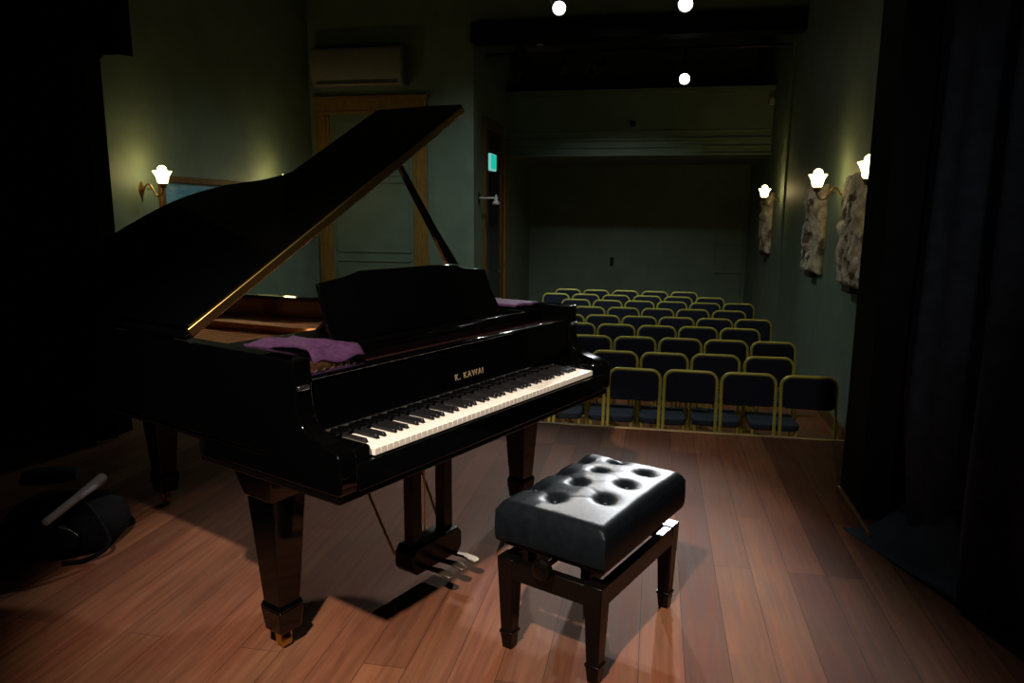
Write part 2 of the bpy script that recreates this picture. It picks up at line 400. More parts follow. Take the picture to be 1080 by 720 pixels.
# white and black keys
pitch = 1.225/52
for i in range(52):
    u = -.6125+i*pitch
    p_('white_key', box(nb(), (u+.0006, 0, .680), (u+pitch-.0006, .150, .7005)), IVORY, bevel=.0015)
    # octave pattern starting on A: A B C D E F G
    n = i % 7
    if i < 51 and n in (0, 2, 3, 5, 6):
        uc = u+pitch+{0: .001, 2: -.002, 3: .002, 5: -.002, 6: 0}[n]
        bm = nb(); vs = []
        for z, hw, y0 in ((.7008, .0062, .053), (.7125, .0047, .060)):
            for x, y in ((-hw, y0), (hw, y0), (hw, .150), (-hw, .150)): vs.append(bm.verts.new((uc+x, y, z)))
        for f in ((3, 2, 1, 0), (4, 5, 6, 7), (0, 1, 5, 4), (1, 2, 6, 5), (2, 3, 7, 6), (3, 0, 4, 7)): bm.faces.new([vs[q] for q in f])
        p_('black_key', bm, EBONY, bevel=.0012)
# fallboard, opened, with the maker's lettering
fb = p_('fallboard', prism(nb(), [(.1535, .706), (.168, .888), (.190, .888), (.1755, .706)], lambda p, t: V(t, p[0], p[1]), -.684, .684), PB, bevel=.003)
p_('fallboard_rail', prism(nb(), [(.160, .880), (.160, .893), (.196, .893), (.196, .880)], lambda p, t: V(t, p[0], p[1]), -.684, .684), PB, bevel=.004)
cu = bpy.data.curves.new('lettering', 'FONT'); cu.body = 'K. KAWAI'; cu.size = .029; cu.extrude = .0006; cu.align_x = 'CENTER'; cu.space_character = 1.32; cu.offset = .0006
to = bpy.data.objects.new('tmp', cu); C.objects.link(to)
bpy.context.view_layer.update()
tm = bpy.data.meshes.new_from_object(to.evaluated_get(bpy.context.evaluated_depsgraph_get()))
bpy.data.objects.remove(to)
lt = bpy.data.objects.new('lettering', tm); C.objects.link(lt); tm.materials.clear(); tm.materials.append(LETTER); lt.parent = fb
lt.location = (.004, .1575, .766); lt.rotation_euler = (PI/2-math.atan2(.0145, .182), 0, 0); lt['label'] = 'pale metal maker lettering'
# pin block, plate, soundboard
p_('pin_block', box(nb(), (-.68, .20, .80), (.68, .42, .868)), mat('dark_pin_block', (.03, .010, .008), .15, var=.2), bevel=.002)
p_('soundboard', prism(nb(), inset(inner2, .001), fz, .74, .752), SPRUCE)
pl = nb(); pin = inset(outer, .082)
prism(pl, inset([(-W, .36), (W, .36)]+curve, .082), fz, .842, .858)
for x0, x1, y1, zt in ((-.40, -.52, 1.78, .862), (-.06, -.30, 1.80, .885), (.20, .03, 1.30, .862), (.45, .36, 1.02, .862)):
    prism(pl, [(x0-.016, .55), (x0+.016, .55), (x1+.012, y1), (x1-.012, y1)], fz, .846, zt)
p_('iron_plate', pl, PLATE, bevel=.004)
br = nb(); prism(br, [(-.60, 1.45), (-.56, 1.57), (-.20, 1.27), (-.24, 1.19)], fz, .752, .845)
p_('bass_bridge', br, mat('maple_bridge', (.55, .33, .16), .5, var=.15), bevel=.004)
st = nb()
for i in range(46):
    t = i/45; x0 = -.62+1.22*t
    y1 = 1.70-.95*max(0, t-.10)**.7
    x1 = x0-.10+.06*t
    tube(st, [(x0, .44, .868), (x1, y1, .862)], .0011, 4)
o = p_('strings', st, COPPER); o['kind'] = 'stuff'
tp = nb()
for i in range(88):
    x = -.655+i*1.31/87
    b0 = .225 if x < -.43 else .335
    for k in range(2): tube(tp, [(x+.004*k, b0+.030*k+.016*(i % 2), .866), (x+.004*k, b0-.006+.030*k+.016*(i % 2), .882)], .0024, 6)
o = p_('tuning_pins', tp, mat('pin_steel', (.30, .28, .26), .4, metal=.8)); o['kind'] = 'stuff'
# music desk
p_('desk_shelf', box(nb(), (-.66, .298, .905), (.684, .62, .925)), PB, bevel=.004)
a15 = math.radians(15)
dz = lambda h: .926+h*math.cos(a15)
desk2 = [(-.435, 0), (.47, 0), (.43, .10), (.415, .187), (.285, .197), (.262, .206), (.235, .2165), (.1, .220), (-.1, .2205), (-.262, .2215), (-.30, .212), (-.33, .206), (-.445, .192), (-.445, .1)]
p_('music_desk', prism(nb(), desk2, lambda p, t: V(p[0], .352+p[1]*math.sin(a15)+t*math.cos(a15), dz(p[1])-t*math.sin(a15)), 0, .014), PB, bevel=.003)
p_('desk_fascia', box(nb(), (-.40, .299, .866), (.684, .312, .906)), PB, bevel=.001)
p_('desk_strut', prism(nb(), [(.58, .926), (.60, .926), (.424, 1.06), (.41, 1.06)], lambda p, t: V(t, p[0], p[1]), -.30, -.27), PBS)
# lid, its folded front flap, hinge strip and prop
LA = math.radians(31.1); HZL = RZ+.008
cl, sl = math.cos(LA), math.sin(LA)
def lidf(p, t): return V(-W+.008+p[0]*cl-t*sl, p[1], HZL+p[0]*sl+t*cl)
lout = [(-.014, .63), (1.53, .63), (1.53, .88), (1.44, 1.00), (1.24, 1.09), (1.06, 1.18), (.965, 1.34), (.925, 1.56), (.81, 1.77), (.62, 1.86), (.36, 1.885), (.14, 1.87), (.01, 1.79), (-.014, 1.6)]
lpoly = lout[:2]+[(p.x, p.y) for p in smooth(lout[2:], 5)]
p_('lid', prism(nb(), lpoly, lidf, 0, .02), PB, bevel=.004)
fp = [(0.012, .635), (1.54, .635), (1.56, .80), (1.575, 1.165), (0.012, 1.165)]
p_('front_flap', prism(nb(), fp, lidf, .0215, .0405), PB, bevel=.004)
hg = p_('lid_hinge', prism(nb(), [(.004, .6235), (1.532, .6235), (1.532, .6345), (.004, .6345)], lidf, .006, .034), BRASS, bevel=.002)
hg['label'] = 'brass piano hinge along the folded edge of the lid'
p_('hinge_knuckle', tube(nb(), [(-W+.004, .63, RZ+.006), (-W+.004, .70, RZ+.006)], .011, 10), BLACKM)
p_('lid_bumper', prism(nb(), [(.78, .70), (.93, .70), (.93, .712), (.78, .712)], lidf, -.006, -.001), STEEL, bevel=.001)
top = lidf((1.10, .67), -.008); base = V(.655, .66, .93)
d = (base-top).normalized(); side = d.cross(V(0, 1, 0)).normalized()
pb = nb(); vs = []
for t, hw in ((0, .009), (.45, .015), (.72, .030), (1, .034)):
    q = top.lerp(base, t)
    for x, y in ((-1, -1), (1, -1), (1, 1), (-1, 1)): vs.append(pb.verts.new(q+side*(x*hw)+V(0, y*.010, 0)))
for k in range(3):
    for i in range(4):
        j = (i+1) % 4; pb.faces.new((vs[4*k+i], vs[4*k+j], vs[4*k+4+j], vs[4*k+4+i]))
pb.faces.new(vs[:4]); pb.faces.new(vs[-4:])
p_('lid_prop', pb, PB, bevel=.002)
p_('prop_socket', lathe(nb(), [(.017, -.012), (.017, 0), (.010, .002)], Matrix.Translation(lidf((1.10, .67), -.001)) @ Matrix.Rotation(-LA, 4, 'Y'), 16), BRASS)
# legs
def pleg(u, v):
    l = p_('leg', frustum(nb(), (u, v, .15), (.039, .039), (u, v, .575), (.065, .065)), PB, bevel=.005)
    p_('leg_head', frustum(nb(), (u, v, .50), (.066, .066), (u, v, .60), (.088, .088)), PB, bevel=.006, par=l)
    f = nb(); frustum(f, (u, v, .140), (.0475, .0475), (u, v, .158), (.041, .041)); frustum(f, (u, v, .062), (.038, .038), (u, v, .140), (.0465, .0465))
    p_('ferrule', f, PB, bevel=.004, par=l)
    c = nb(); tube(c, [(u-.013, v, .024), (u+.013, v, .024)], .024, 18); tube(c, [(u, v, .04), (u, v, .066)], .012, 10)
    for s in (-1, 1): box(c, (u+s*.019-.003, v-.012, .02), (u+s*.019+.003, v+.012, .058))
    o = p_('caster', c, BRASS, par=l, bevel=.001); o['label'] = 'brass caster'
for u, v in ((-.655, .377), (.655, .377), (-.25, 1.74)): pleg(u, v)
p_('leg_rail', box(nb(), (-.735, .45, .585), (-.57, .64, .655)), PBS, bevel=.01)
# pedal lyre
LU, LV = -.06, .30
for s in (-1, 1):
    p_('lyre_post', box(nb(), (LU+s*.085-.026, LV-.022, .155), (LU+s*.085+.026, LV+.022, .585)), PBS, bevel=.006)
p_('lyre_box', prism(nb(), [(-.135, .085), (-.115, .062), (.115, .062), (.135, .085), (.135, .140), (.115, .163), (-.115, .163), (-.135, .140)], lambda p, t: V(LU+p[0], t, p[1]), LV-.045, LV+.045), PBS, bevel=.005)
for s in (-1, 1):
    p_('brace_rod', tube(nb(), [(LU+s*.13, LV+.05, .12), (LU+s*.16, LV+.33, .65)], .005, 8), BRASS)
for s in (-1, 0, 1):
    x = LU+s*.072
    pd = prism(nb(), [(-.011, LV-.03), (.011, LV-.03), (.013, LV-.11), (.019, LV-.145), (.016, LV-.168), (0, LV-.176), (-.016, LV-.168), (-.019, LV-.145), (-.013, LV-.11)],
               lambda p, t: V(x+p[0], p[1], t+.012*math.sin((LV-p[1])*14)), .066, .074)
    o = p_('pedal', pd, mat('worn_pedal', (.16, .13, .09), .4, metal=.8), bevel=.003); o['label'] = 'dull metal pedal'
    p_('pedal_rod', tube(nb(), [(x, LV+.02, .158), (x, LV+.02, .58)], .0035, 6), BRASS)

# purple cloths lying in the piano
TP = Matrix.Translation((PXW, PYW, 0)) @ Matrix.Rotation(PTH, 4, 'Z')
def cloth(pts_fn, nu, nv, label, th=.006):
    bm = nb(); g = [[bm.verts.new(TP @ pts_fn(i/nu, j/nv)) for j in range(nv+1)] for i in range(nu+1)]
    for i in range(nu):
        for j in range(nv): bm.faces.new((g[i][j], g[i+1][j], g[i+1][j+1], g[i][j+1]))
    o = link('purple_cloth', bm, PURPLE, None, sharp=180)
    md = o.modifiers.new('thick', 'SOLIDIFY'); md.thickness = th; md.offset = 1
    return tag(o, label, 'cloth', None)
def c1(s, t):
    u = -.60+.175*s+.02*math.sin(t*5); v = .25+.30*t-.02*s
    z = .915+.008*noise.noise(V(s*4, t*5, 3))+.006*math.sin(s*9+t*4)
    if t < .12: z -= (.12-t)*.25
    return V(u, v, z+.01)
cloth(c1, 16, 22, 'purple cloth lying over the bass strings left of the music desk', .010)
def c2(s, t):
    return V(.50+.168*s, .31+.24*t+.01*math.sin(s*6),   .945+.006*noise.noise(V(s*4+9, t*5, 3)))
cloth(c2, 12, 14, 'purple cloth on the treble end of the shelf right of the music desk', .010)

# ------------------------------------------------------------------ piano bench
bench = thing('piano_bench', 'black button-tufted leather piano bench in front of the keyboard', 'bench', (PXW, PYW, 0), PTH)
U0, U1, V0, V1 = -.285, .285, -.535, -.168
btn = [(u, -.437) for u in (-.10, .045, .19)]+[(u, -.305) for u in (-.175, -.03, .115, .24)]+[(u, -.180-.02) for u in (-.12, .035, .185)]
pleats = [(a, c) for i, a in enumerate(btn) for c in btn[i+1:] if .08 < math.hypot(a[0]-c[0], a[1]-c[1]) < .17 and abs(a[1]-c[1]) > .05]
def ctop(u, v):
    # domed cushion with deep button pits
    a = min(u-U0, U1-u); c = min(v-V0, V1-v)
    def rnd(x): return math.sqrt(max(0, 1-(1-min(1, x/.030))**2))
    z = .458+.026*rnd(a)*rnd(c)+.016*math.sin(PI*(u-U0)/(U1-U0))*math.sin(PI*(v-V0)/(V1-V0))
    for bu, bv in btn:
        r = math.hypot(u-bu, v-bv); z -= .019*math.exp(-(r/.027)**2)+.004*math.exp(-(r/.06)**2)
    # shallow pleats from button to button
    for (ax, ay), (bx, by) in pleats:
        dx, dy = bx-ax, by-ay; t = max(0, min(1, ((u-ax)*dx+(v-ay)*dy)/(dx*dx+dy*dy)))
        z -= .0012*math.exp(-(math.hypot(u-ax-dx*t, v-ay-dy*t)/.008)**2)
    return z
cb = nb(); nu, nv = 110, 72; g = []
for i in range(nu+1):
    row = []
    for j in range(nv+1):
        s = i/nu; t = j/nv
        row.append(cb.verts.new((U0+(U1-U0)*s, V0+(V1-V0)*t, ctop(U0+(U1-U0)*s, V0+(V1-V0)*t))))
    g.append(row)
for i in range(nu):
    for j in range(nv): cb.faces.new((g[i][j], g[i+1][j], g[i+1][j+1], g[i][j+1]))
loop = [g[i][0] for i in range(nu)]+[g[nu][j] for j in range(nv)]+[g[nu-i][nv] for i in range(nu)]+[g[0][nv-j] for j in range(nv)]
prev = loop; cen = V((U0+U1)/2, (V0+V1)/2, 0)
for z, k in ((.455, 1.008), (.41, 1.014), (.372, 1.010), (.358, .99)):
    cur = []
    for v in loop:
        p = v.co.copy(); q = cen+(V(p.x, p.y, 0)-cen)*k; 
        cur.append(cb.verts.new((q.x, q.y, z)))
    for i in range(len(loop)):
        j = (i+1) % len(loop); cb.faces.new((prev[i], prev[j], cur[j], cur[i]))
    prev = cur
cb.faces.new(prev)
seat = link('cushion', cb, LEATHER, bench, sharp=70)
for bu, bv in btn:
    link('button', lathe(nb(), [(.009, -.004), (.0095, 0), (.007, .004), (.003, .0055)], Matrix.Translation((bu, bv, ctop(bu, bv)+.003)), 14), LEATHER, seat)
pp = nb(); q = []
cs = [(U0+.01, V0+.01), (U1-.01, V0+.01), (U1-.01, V1-.01), (U0+.01, V1-.01)]
FU0, FU1, FV0, FV1 = -.278, .278, -.524, -.170
link('seat_board', box(nb(), (U0+.02, V0+.02, .342), (U1-.02, V1-.02, .358)), PBS, bench, bevel=.002)
lx = nb(); box(lx, (FU0+.06, FV0+.07, .262), (FU1-.06, FV0+.10, .342)); box(lx, (FU0+.06, FV1-.10, .262), (FU1-.06, FV1-.07, .342))
link('lift_mechanism', lx, BLACKM, bench, bevel=.002)
for a, c in (((FU0+.04, FV0, .240), (FU1-.04, FV0+.03, .302)), ((FU0+.04, FV1-.03, .240), (FU1-.04, FV1, .302)),
             ((FU0, FV0+.04, .240), (FU0+.03, FV1-.04, .302)), ((FU1-.03, FV0+.04, .240), (FU1, FV1-.04, .302))):
    link('rail', box(nb(), a, c), PBS, bench, bevel=.003)
for u in (FU0+.027, FU1-.027):
    for v in (FV0+.027, FV1-.027):
        l = link('leg', frustum(nb(), (u, v, .058), (.020, .020), (u, v, .305), (.029, .029)), PBS, bench, bevel=.003)
        f = nb(); frustum(f, (u, v, .050), (.0235, .0235), (u, v, .060), (.0235, .0235)); frustum(f, (u, v, 0), (.0165, .0165), (u, v, .050), (.021, .021))
        link('foot', f, PBS, l, bevel=.002)
for s, x in ((-1, FU0-.012), (1, FU1+.012)):
    Mk = Matrix.Translation((x, (FV0+FV1)/2, .325)) @ Matrix.Rotation(s*PI/2, 4, 'Y')
    kb = lathe(nb(), [(.008, -.06), (.008, 0), (.016, .002), (.030, .006), (.033, .016), (.030, .028), (.018, .034), (.006, .035)], Mk, 24, lambda a, z: 1+.05*math.cos(a*8) if z > .004 else 1)
    link('height_knob', kb, PBS, bench)

# ------------------------------------------------------------------ audience chairs
def ordn(n): return {1: 'first', 2: 'second', 3: 'third', 4: 'fourth', 5: 'fifth', 6: 'sixth', 7: 'seventh', 8: 'eighth', 9: 'ninth'}[n]
def make_chair():
    t = thing('audience_chair', 'x', 'chair')
    hw, H = .200, .900; bm = nb()
    def yb(z): return .075-.10*min(1, z/.45) if z < .45 else -.025+.055*(z-.45)/.37
    pts = [(-hw, yb(z), z) for z in (0, .15, .30, .45, .60)]
    R = .075
    for k in range(7):
        a = PI-k*PI/12; pts.append((-hw+R+R*math.cos(a), yb(H), H-R+R*math.sin(a)))
    pts += [(-p[0], p[1], p[2]) for p in pts[::-1]]
    tube(bm, pts, .0125, 8); link('back_frame', bm, GOLDF, t)
    # padded backrest inside the hoop
    bp = nb(); hi = .187; prof = []
    for k in range(6):
        a = PI/2*k/5; prof.append((hi-.06+.06*math.cos(a), H-.068+.06*math.sin(a)))
    prof = [(hi-.02, .660), (hi, .680)]+prof+[(-x, z) for x, z in prof[::-1]]+[(-hi, .680), (-hi+.02, .660)]
    prism(bp, prof, lambda p, s: V(p[0], yb(p[1])+s, p[1]), -.024, .016)
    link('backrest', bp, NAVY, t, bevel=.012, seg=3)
    # seat with rounded front corners
    sp = [(-.185, -.02), (.185, -.02), (.195, -.30)]
    for k in range(6):
        a = PI/2*k/5; sp.append((.115+.08*math.cos(a), -.35-.075*math.sin(a)))
    sp += [(-x, y) for x, y in sp[::-1] if y < -.03]
    link('seat', prism(nb(), sp, lambda p, z: V(p[0], p[1], z), .385, .440), SEATF_LIT, t, bevel=.016, seg=3)
    rl = nb(); tube(rl, [(-.17, -.02, .385), (-.17, -.37, .385), (.17, -.37, .385), (.17, -.02, .385)], .010, 8)
    link('seat_rail', rl, GOLDF, t)
    for s in (-1, 1): link('leg', tube(nb(), [(s*.170, -.365, .385), (s*.178, -.40, 0)], .0115, 8), GOLDF, t)
    link('stretcher', tube(nb(), [(-.176, -.385, .17), (.176, -.385, .17)], .008, 6), GOLDF, t)
    return t
proto = make_chair(); first = True
rows = [(5.68, 1.19, .437, 6), (6.39, 1.0, .440, 6), (7.18, 1.15, .437, 6), (7.97, .93, .440, 6), (8.69, 1.155, .435, 7), (9.46, .95, .442, 6), (10.25, 1.15, .446, 6), (10.92, .82, .456, 6), (11.6, .475, .459, 5)]
for ri, (y, x0, dx, n) in enumerate(rows):
    for k in range(n):
        c = proto if first else copy_tree(proto); first = False
        c.location = (x0-k*dx+random.uniform(-.004, .004), y+random.uniform(-.02, .02), HZ); c.rotation_euler = (0, 0, random.uniform(-.03, .03))
        rn = 'front row' if ri == 0 else 'back row' if ri == 8 else ordn(ri+1)+' row from the stage'
        pn = 'at the right end' if k == 0 else ordn(k+1)+' from the right'
        c['label'] = f'navy padded chair with gold tube frame, {rn}, {pn}'
        c['group'] = 'audience chairs in nine rows'

# ------------------------------------------------------------------ wall lamps
def sconce(loc, rz, label):
    """local +Y points out of the wall"""
    t = thing('wall_sconce', label, 'lamp', loc, rz, 'brass wall lamps with glass shades')
    bm = nb(); Mb = Matrix.Rotation(-PI/2, 4, 'X')
    prism(bm, [(math.sin(a)*.035*(1+.18*math.cos(4*a)), math.cos(a)*.075*(1+.1*math.cos(4*a))) for a in [2*PI*k/28 for k in range(28)]], lambda p, y: V(p[0], y, p[1]), 0, .012)
    lathe(bm, [(.024, 0.01), (.024, .02), (.014, .032), (.006, .04)], Mb, 18)
    tube(bm, [(0, .008, -.06), (0, .012, -.10), (0, .008, -.125)], [.008, .006, .002], 8)
    link('back_plate', bm, OLDBRASS, t, bevel=.002)
    arm = smooth([(0, .03, -.005), (0, .06, .045), (0, .10, .055), (0, .135, .01), (0, .17, -.055), (0, .215, -.06), (0, .248, -.02), (0, .255, .02)], 5)
    bm = nb(); tube(bm, arm, .0085, 8)
    tube(bm, smooth([(0, .09, .055), (0, .11, .025), (0, .09, .0), (0, .07, .02)], 5), .005, 6)
    link('arm', bm, OLDBRASS, t)
    Mc = Matrix.Translation((0, .255, 0))
    link('cup', lathe(nb(), [(.008, .01), (.028, .018), (.036, .04), (.044, .045), (.040, .062), (.02, .064)], Mc, 20), OLDBRASS, t)
    lathe_p = [(.030, .058), (.048, .075), (.054, .10), (.060, .13), (.074, .160), (.086, .182), (.082, .186), (.06, .168), (.045, .14), (.03, .09)]
    sh = link('glass_shade', lathe(nb(), lathe_p, Mc, 36, lambda a, z: 1+.07*max(0, (z-.1)/.08)*math.cos(6*a)), GLASSL, t, sharp=80); sh['label'] = 'lit fluted glass shade'
    link('bulb', lathe(nb(), [(.012, .09), (.02, .13), (.040, .165), (.046, .195), (.040, .222), (.022, .238), (.006, .242)], Mc, 20), GLASSL, t, sharp=80)
    return t
SZ = 1.55
sconce((XL, 6.72, SZ-.01), -PI/2, 'lit brass wall lamp beside the dark left curtain, left of the blue picture')
sconce((XL, 9.22, SZ+.03), -PI/2, 'wall lamp whose glowing tip just shows above the raised piano lid')
sconce((XR, 7.86, SZ-.01), PI/2, 'lit brass wall lamp in front of the middle carved stone relief')
sconce((XR, 6.03, SZ-.01), PI/2, 'wall lamp half hidden behind the edge of the right stage panel')
sconce((XR, 11.55, SZ-.03), PI/2, 'farthest lit wall lamp on the right, before the narrowest stone relief')

# ------------------------------------------------------------------ carved stone reliefs
def relief(loc, w, h, seed, label):
    """stands against a wall facing -X; local x is out of the wall"""
    t = thing('stone_relief', label, 'relief', loc, 0, 'carved stone reliefs on the right wall')
    rnd = random.Random(seed); bm = nb(); nu, nv = 64, 76
    blobs = [(rnd.uniform(-.3, .3), rnd.uniform(-.4, .4), rnd.uniform(.06, .16), rnd.uniform(.08, .25), rnd.uniform(0, PI), rnd.uniform(.02, .05)) for _ in range(16)]
    front = []; back = []
    def edge(v): return .5*w*(1+.10*noise.noise(V(v*4, seed, 0))-.12*max(0, min(v, .5)-.38)/.12)
    for i in range(nu+1):
        rf = []; rb = []
        for j in range(nv+1):
            v = j/nv-.5; s = i/nu*2-1
            e = edge(v) if s > 0 else .5*w*(1+.10*noise.noise(V(v*4, seed+7, 3)))
            y = s*e; z = h*(v+.02*noise.noise(V(s*2, seed, 5))*(1 if abs(v) > .4 else 0))
            d = .075
            for bu, bv, ru, rv, an, am in blobs:
                dx, dy = y/w-bu, v-bv; cx = dx*math.cos(an)+dy*math.sin(an); cy = -dx*math.sin(an)+dy*math.cos(an)
                q = (cx/ru)**2+(cy/rv)**2
                if q < 1: d = max(d, .075+am*math.sqrt(1-q)*1.2)
            d += .02*noise.noise(V(y*9, z*9, seed))+.008*noise.noise(V(y*30, z*30, seed))
            gq = noise.noise(V(y*5+3, z*4, seed+20))
            if gq > .22: d -= .045*min(1, (gq-.22)*6)
            k = min(1, (1-abs(s))/.08)*min(1, (.5-abs(v))/.03)
            d *= .55+.45*k
            rf.append(bm.verts.new((-d, y, z))); rb.append(bm.verts.new((0, y, z)))
        front.append(rf); back.append(rb)
    for i in range(nu):
        for j in range(nv): bm.faces.new((front[i][j], front[i+1][j], front[i+1][j+1], front[i][j+1]))
    ring_ = lambda G: [G[i][0] for i in range(nu)]+[G[nu][j] for j in range(nv)]+[G[nu-i][nv] for i in range(nu)]+[G[0][nv-j] for j in range(nv)]
    A, B = ring_(front), ring_(back)
    for v in back[1:-1]:
        pass
    for i in range(len(A)):
        j = (i+1) % len(A); bm.faces.new((A[i], B[i], B[j], A[j]))
    bm.faces.new(B)
    keep = set(B)
    bmesh.ops.delete(bm, geom=[v for r in back for v in r if v not in keep], context='VERTS')
    link('carved_panel', bm, STONE, t, sharp=180)
    k = nb(); box(k, (-.085, -.16, -h/2-.055), (0, .12, -h/2+.03))
    o = link('bracket', k, mat('dark_bracket', (.05, .035, .025), .7), t, bevel=.006); o['label'] = 'dark wall bracket'
    return t
relief((XR-.004, 8.93, 1.17), .86, .98, 3, 'carved stone relief behind the middle right wall lamp, whole width in view')
relief((XR-.004, 7.16, 1.19), .86, 1.02, 8, 'carved stone relief nearest the dark right curtain, partly cut off by it')
relief((XR-.004, 12.75, 1.19), .86, .96, 14, 'narrow-looking carved stone relief farthest back on the right wall')

# ------------------------------------------------------------------ picture, air conditioner, doors, sign
pt = thing('framed_picture', 'blue picture in a dark wooden frame on the left wall, partly behind the piano lid', 'picture', (XL, 7.90, 1.22))
fr = nb(); PW_, PHt = .92, .48
for a, c in (((0, -PW_, PHt-.07), (.045, PW_, PHt)), ((0, -PW_, -PHt), (.045, PW_, -PHt+.07)), ((0, -PW_, -PHt+.07), (.045, -PW_+.07, PHt-.07)), ((0, PW_-.07, -PHt+.07), (.045, PW_, PHt-.07))):
    box(fr, a, c)
link('picture_frame', fr, BROWNWOOD, pt, bevel=.008)
link('canvas', box(nb(), (.003, -PW_+.07, -PHt+.07), (.018, PW_-.07, PHt-.07)), CANVAS, pt)

ac = thing('air_conditioner', 'long grey air conditioner unit above the wooden door frame', 'air conditioner', (-4.37, YW-.003, 3.14))
link('casing', prism(nb(), [(0, .0), (-.15, 0), (-.20, .10), (-.22, .16), (-.22, .50), (-.20, .53), (0, .53)], lambda p, t: V(t, p[0], p[1]), -.70, .70), ACW, ac, bevel=.015)
lv = nb()
for k in range(3): box(lv, (-.62, -.205+.012*k-.004, .035+.04*k-.006), (.62, -.17, .035+.04*k+.004), None)
link('louvre', lv, ACD, ac)
link('end_cap', box(nb(), (.701, -.215, .01), (.735, 0, .525)), ACD, ac, bevel=.008)

# double door in the left back wall
DX0, DX1, DT = -5.10, -3.36, 2.99
fr = nb()
box(fr, (DX0, YW-.05, 2.76), (DX1, YW, DT)); box(fr, (DX0-.03, YW-.08, DT-.03), (DX1+.03, YW, DT+.03)); box(fr, (DX0+.02, YW-.065, 2.78), (DX1-.02, YW, 2.81))
for a, c in ((DX0, DX0+.22), (DX1-.22, DX1)):
    box(fr, (a, YW-.05, HZ), (c, YW, 2.76)); box(fr, (a+.05, YW-.062, HZ), (c-.05, YW-.05, 2.76))
dr = struct('door_1', box(nb(), (DX0+.22, YW-.03, HZ), (DX1-.22, YW-.002, 2.76)), WALLUP)
f_ = link('door_frame', fr, GOLDWOOD, dr, bevel=.006)
pn = nb()
for z0, z1 in ((HZ+.15, .6), (.72, 1.78), (1.86, 2.66)):
    for x0, x1 in ((DX0+.27, DX1-.27),):
        for a, c in (((x0, z0), (x1, z0+.02)), ((x0, z1-.02), (x1, z1)), ((x0, z0), (x0+.02, z1)), ((x1-.02, z0), (x1, z1))):
            box(pn, (a[0], YW-.042, a[1]), (c[0], YW-.03, c[1]))
link('panel_moulding', pn, WALLUP, dr, bevel=.003)
# exit door on the far left wall
ed = struct('door_2', box(nb(), (XLF, 11.3, HZ), (XLF+.03, 12.3, 2.62)), DGLASS)
fr = nb(); box(fr, (XLF, 11.14, HZ), (XLF+.06, 11.3, 2.78)); box(fr, (XLF, 12.3, HZ), (XLF+.06, 12.46, 2.78)); box(fr, (XLF, 11.3, 2.62), (XLF+.06, 12.3, 2.78))
link('door_frame', fr, BROWNWOOD, ed, bevel=.005)
link('door_handle', tube(nb(), [(XLF+.03, 12.2, .35), (XLF+.09, 12.2, .35), (XLF+.09, 12.06, .35)], .011, 8), STEEL, ed)
b = nb(); box(b, (XLF, 12.62, HZ), (XLF+.06, 12.9, 2.30)); struct('trim_exit', b, GOLDWOOD, .005)
ex = thing('exit_sign', 'small glowing teal sign on the dark door at the far left', 'sign', (XLF+.031, 11.62, 2.12))
link('sign_housing', box(nb(), (0, -.21, -.13), (.04, .21, .13)), EXITE, ex, bevel=.004)
link('sign_face', box(nb(), (.04, -.19, -.105), (.045, .20, .12)), EXITM, ex, bevel=.001)
# bracket arm with small fitting near the corner
wb = thing('wall_bracket', 'small pale bracket arm on the corner below the teal sign', 'bracket', (XLF, YW+.3, 1.55))
link('rail', box(nb(), (0, -.012, -.012), (.30, .012, .012)), WHITEP, wb, bevel=.003)
link('fitting', lathe(nb(), [(.02, -.10), (.055, -.095), (.06, -.07), (.03, -.05), (.02, 0), (.012, .05)], Matrix.Translation((.27, 0, 0)), 16), WHITEP, wb)
link('wall_plate', box(nb(), (0, -.04, -.08), (.015, .04, .08)), BLACKM, wb, bevel=.003)
# details on the back of the hall
o = link('gallery_speaker', lathe(nb(), [(.05, 0), (.055, .03), (.045, .06), (.03, .066)], Matrix.Translation((-.46, YG, 2.84)) @ Matrix.Rotation(PI/2, 4, 'X'), 20), BLACKM)
tag(o, 'small dark round fitting at the middle of the gallery front', 'speaker')
o = link('light_switch', box(nb(), (-.93, YB-.03, .24), (-.85, YB, .42)), BLACKM, bevel=.005); tag(o, 'small dark switch box on the back wall above the chairs', 'switch')
o = link('motion_sensor', lathe(nb(), [(.02, -.08), (.05, -.06), (.05, .02), (.02, .06)], Matrix.Translation((XRF-.05, YG-.12, 3.16)), 14), WHITEP); tag(o, 'tiny pale sensor in the corner where gallery meets right wall', 'sensor')

